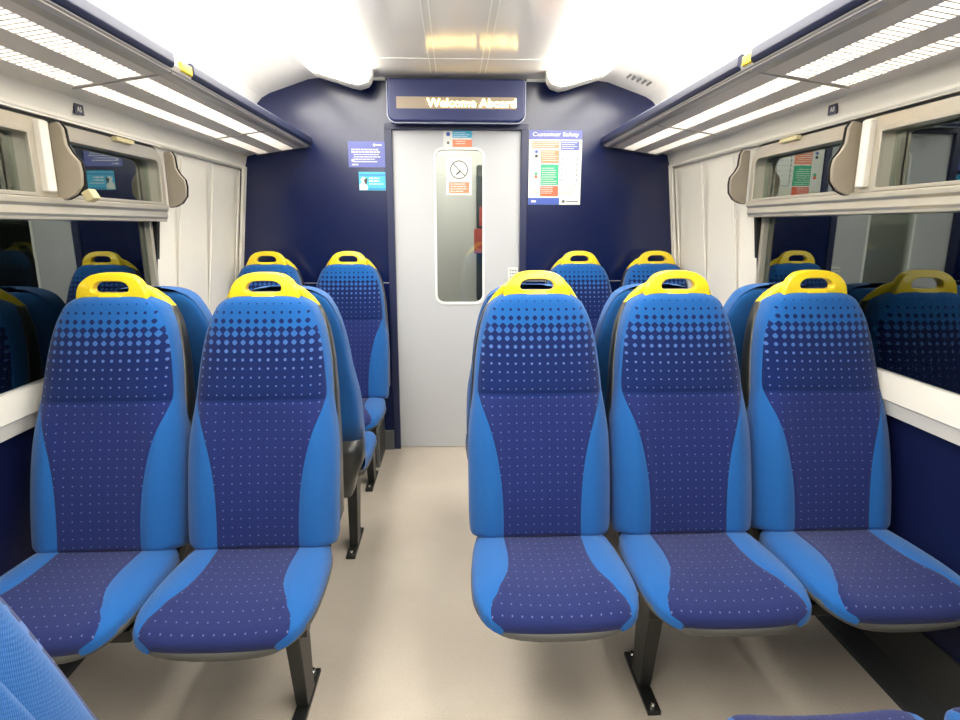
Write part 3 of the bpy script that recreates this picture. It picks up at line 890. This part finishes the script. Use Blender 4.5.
for a, kw in SEATS:     # first make all plain copies, then add the individual legs
    kind = kw.get('kind', 'n')
    src = {'n': seat0, 'f': seatf, 'r': seatr}[kind]
    o = src if not used[kind] else copy_tree(src)
    used[kind] = True
    built.append(o)
for o, (a, kw) in zip(built, SEATS):
    x, y, rz, label, group = a
    o.location = (x, y, 0); o.rotation_euler = (0, 0, rz)
    o['label'] = label; o['group'] = group; o['category'] = 'seat'
    if kw.get('legx') is not None:
        lx = kw['legx']
        lg = from_bm('leg', leg_mesh(lx), 'leg', o, bevel=.004)
        fp = B('foot_bar', 'leg', lg, (lx - .020, lx + .020, -.215, .045, .0005, .016), bevel=.003)
        bm = bmesh.new()
        for yy in (-.195, .022):
            cyl(bm, (lx, yy, .019), .010, .010, 'z', 6); cyl(bm, (lx, yy, .027), .006, .010, 'z', 10)
        from_bm('bolt', bm, 'bolt', fp)
    if kw.get('bracket'):
        bm = bmesh.new(); box(bm, .217, .235, -.25, -.17, .29, .36)
        br = from_bm('wall_bracket', bm, 'leg', o, bevel=.003)
        bm = bmesh.new(); cyl(bm, (.214, -.21, .345), .008, .01, 'x', 8)
        from_bm('bolt', bm, 'bolt', br)

# grey equipment box on the floor under the far left aisle seat
eb = empty('heater_box', (-.60, 3.53, 0), 'dark grey louvred box on the floor beneath the far left seat', 'box')
B('casing', 'grey', eb, (-.28, .145, -.13, .14, .001, .275), bevel=.006)
B('louvre', 'skirt', eb, *[(.1455, .149, -.11 + .022 * i, -.097 + .022 * i, .03, .25) for i in range(11)])
B('louvre', 'skirt', eb, *[(-.26 + .022 * i, -.247 + .022 * i, -.134, -.1305, .03, .25) for i in range(18)])

# ------------------------------------------------------------------ display sign over the door
sg = empty('display_sign', (.02, YF, 2.1), 'navy passenger display sign over the end door with glowing amber text', 'sign')
bm = bmesh.new()
prism(bm, rrect(-.385, .385, -.108, .118, (.045, .045, .02, .02), 6), 'y', -.135, -.001)
from_bm('housing', bm, 'signbox', sg, bevel=.012, seg=3)
bm = bmesh.new()
ring_prism(bm, rrect(-.391, .391, -.114, .120, (.05, .05, .02, .02), 6), rrect(-.383, .383, -.106, .116, (.044, .044, .018, .018), 6), 'y', -.115, -.10)
from_bm('edge_trim', bm, principled('pale_edge', (.35, .38, .5), .3), sg)
B('screen', 'led', sg, (-.335, .335, -.1365, -.134, -.040, .022))
lettering('message', 'Welcome Aboard', .044, .50, (.085, -.1385, -.009), 'ledtext', sg, bold=.0012)

# ------------------------------------------------------------------ notices
def board(name, x0, x1, z0, z1, y, mat, label, cat):
    r = empty(name, ((x0 + x1) / 2, y, (z0 + z1) / 2), label, cat)
    hx, hz = (x1 - x0) / 2, (z1 - z0) / 2
    B('sheet', mat, r, (-hx, hx, -.0025, 0, -hz, hz))
    return r, hx, hz
def rect(r, name, mat, x0, x1, z0, z1, lift=.0032): return B(name, mat, r, (x0, x1, -lift, -.0024, z0, z1))
def lines(r, name, mat, x0, x1, ztop, n, step, h, lift=.0040, seed=1):
    rnd = random.Random(seed); bs = []
    for i in range(n):
        x = x0; z = ztop - i * step; end = x0 + (x1 - x0) * rnd.uniform(.72, 1)
        while x < end:
            wd_ = rnd.uniform(.35, 1.2) * h * 3
            bs.append((x, min(end, x + wd_), -lift, -.0030, z - h, z)); x += wd_ + h * .7
    return B(name, mat, r, *bs)

r, hx, hz = board('safety_poster', .447, .762, 1.546, 1.970, YF - .001, 'paper', 'large white safety poster with green and red panels right of the door', 'poster')
rect(r, 'header_band', 'pviolet', -hx, hx, hz - .052, hz)
lettering('heading', 'Customer Safety', .030, .275, (0, -.0045, hz - .026), 'paper', r, bold=.0012)
rect(r, 'warning_panel', 'porange', -hx + .018, .022, hz - .100, hz - .060)
lines(r, 'print', 'paper', -hx + .024, .016, hz - .066, 3, .011, .0035, seed=2)
rect(r, 'side_strip', 'pyellow', -hx + .018, -hx + .022, -hz + .05, hz - .105)
rect(r, 'advice_panel', 'porange', -.086, .022, hz - .185, hz - .112)
lines(r, 'print', 'paper', -.080, .016, hz - .120, 5, .012, .0035, seed=3)
rect(r, 'exit_panel', 'pgreen', -.086, .022, -.098, hz - .192)
lines(r, 'print', 'paper', -.080, .012, hz - .212, 8, .0125, .0038, seed=4)
rect(r, 'alarm_panel', 'pred', -.086, .022, -hz + .048, -.104)
lines(r, 'print', 'paper', -.080, .0, -.110, 4, .011, .0035, seed=5)
for i, (z, m_) in enumerate(((.090, 'pblue'), (.066, 'pblack'), (-.035, 'pgreen'), (-.052, 'pred'), (-.138, 'pyellow'))):
    bm = bmesh.new(); prism(bm, rrect(-.122, -.104, z - .008, z + .010, .007, 4), 'y', -.0035, -.0024); from_bm('symbol', bm, m_, r)
rect(r, 'column_header', 'pviolet', .032, .140, hz - .112, hz - .060)
lines(r, 'print', 'paper', .038, .134, hz - .067, 4, .011, .0035, seed=6)
# carriage plan drawn as a thin outline
bm = bmesh.new(); ring_prism(bm, rrect(.042, .130, -.100, hz - .122, .008, 3), rrect(.0445, .1275, -.0975, hz - .1245, .007, 3), 'y', -.0034, -.0024)
for z in (.05, .02, -.01, -.04, -.07):
    for x in (.060, .078, .096, .114): box(bm, x - .004, x + .004, -.0034, -.0024, z - .001, z + .001)
    box(bm, .036, .042, -.0034, -.0024, z - .003, z + .003); box(bm, .130, .136, -.0034, -.0024, z - .003, z + .003)
from_bm('carriage_plan', bm, 'grey', r)
lines(r, 'print', 'pyellow', .040, .130, -.112, 4, .013, .005, seed=7)
rect(r, 'footer_band', 'pblue', -hx, .030, -hz, -hz + .040)
lines(r, 'print', 'paper', -hx + .018, -hx + .055, -hz + .024, 1, .01, .010, lift=.0044, seed=8)
bm = bmesh.new(); cyl(bm, (.055, -.0029, -hz + .019), .010, .001, 'y', 12); box(bm, .070, .145, -.0034, -.0024, -hz + .016, -hz + .022); from_bm('footer_logo', bm, 'grey', r)

r, hx, hz = board('notice', -.614, -.400, 1.757, 1.902, YF - .001, 'pviolet', 'violet blue notice with white text on the wall left of the door', 'notice')
lines(r, 'print', 'paper', -.088, .095, .030, 2, .014, .0075, seed=11)
lines(r, 'print', 'paper', -.076, .095, .001, 3, .013, .0050, seed=12)
lines(r, 'print', 'paper', -.076, .095, -.038, 1, .013, .0060, seed=13)
lines(r, 'print', 'paper', -.088, -.040, -.054, 1, .013, .0075, seed=14)
bm = bmesh.new(); cyl(bm, (.046, -.0032, .052), .008, .0012, 'y', 14); cyl(bm, (-.082, -.0032, -.034), .008, .0012, 'y', 14)
box(bm, .058, .088, -.0036, -.0026, .048, .055); from_bm('symbol', bm, 'paper', r)

r, hx, hz = board('sticker', -.558, -.402, 1.626, 1.731, YF - .001, 'pcyan', 'small cyan sticker with a white figure below the violet notice', 'sticker')
rect(r, 'dark_band', 'pdcyan', -hx + .004, hx - .002, .030, .040); rect(r, 'dark_band', 'pdcyan', -.022, hx - .002, -hz + .003, -hz + .012)
bm = bmesh.new()   # white silhouette of a figure holding a handset
prism(bm, [(-.076, -.050), (-.030, -.050), (-.028, -.028), (-.040, -.012), (-.034, .004), (-.040, .020), (-.058, .024), (-.068, .008), (-.062, -.010), (-.075, -.018)], 'y', -.0036, -.0024)
from_bm('figure', bm, 'paper', r)
bm = bmesh.new(); prism(bm, [(-.050, .006), (-.036, .018), (-.028, .012), (-.034, -.018), (-.044, -.014)], 'y', -.0044, -.0034); from_bm('handset', bm, 'pblack', r)
lines(r, 'print', 'paper', -.018, .060, .020, 2, .016, .0075, seed=21); lines(r, 'print', 'paper', -.018, .066, -.014, 1, .012, .005, seed=22)

YD = YF + .0195
r, hx, hz = board('sticker', -.058, .110, 1.876, 1.966, YD, 'paper', 'small white blue and red instruction label above the door window', 'sticker')
rect(r, 'blue_band', 'pcyan', -.030, hx, .006, hz); rect(r, 'red_band', 'porange', -.030, hx, -hz, -.004)
lines(r, 'print', 'paper', -.024, hx - .01, .036, 3, .0105, .0035, seed=31); lines(r, 'print', 'paper', -.012, hx - .02, -.012, 2, .012, .004, seed=32)
bm = bmesh.new(); cyl(bm, (-.056, -.0032, .026), .012, .0012, 'y', 16); from_bm('symbol', bm, 'pblue', r)
bm = bmesh.new(); cyl(bm, (-.056, -.0032, -.022), .008, .0012, 'y', 14); from_bm('symbol', bm, 'grey', r)

r, hx, hz = board('no_smoking_sign', -.044, .110, 1.602, 1.824, YF + .0345, 'paper', 'white no smoking sign stuck on the door window glass', 'sign')
bm = bmesh.new()
ro = [(.053 * math.cos(2 * PI * i / 40), .035 + .053 * math.sin(2 * PI * i / 40)) for i in range(40)]
ri = [(.048 * math.cos(2 * PI * i / 40), .035 + .048 * math.sin(2 * PI * i / 40)) for i in range(40)]
ring_prism(bm, ro, ri, 'y', -.0036, -.0024)
prism(bm, [(-.036, .068), (-.033, .071), (.036, .002), (.033, -.001)], 'y', -.0038, -.0024)
from_bm('prohibition_ring', bm, 'pblack', r)
bm = bmesh.new(); prism(bm, [(-.020, .010), (-.014, .005), (.012, .026), (.006, .032)], 'y', -.0036, -.0024); from_bm('cigarette', bm, 'pblack', r)
rect(r, 'red_panel', 'porange', -.060, .060, -.100, -.036)
lines(r, 'print', 'paper', -.052, .054, -.044, 4, .014, .006, seed=41)

kp = empty('door_control', (.362, YD, 1.122), 'small white door control plate with dots beside the right front handle', 'control panel')
B('plate', 'paper', kp, (-.030, .030, -.010, 0, -.048, .048), bevel=.003)
bm = bmesh.new()
for zz in (.030, .010, -.010, -.030):
    for xx in (-.015, .0, .015):
        if random.random() < .8: cyl(bm, (xx, -.0105, zz), .0042, .003, 'y', 10)
from_bm('button', bm, 'pblack', kp)
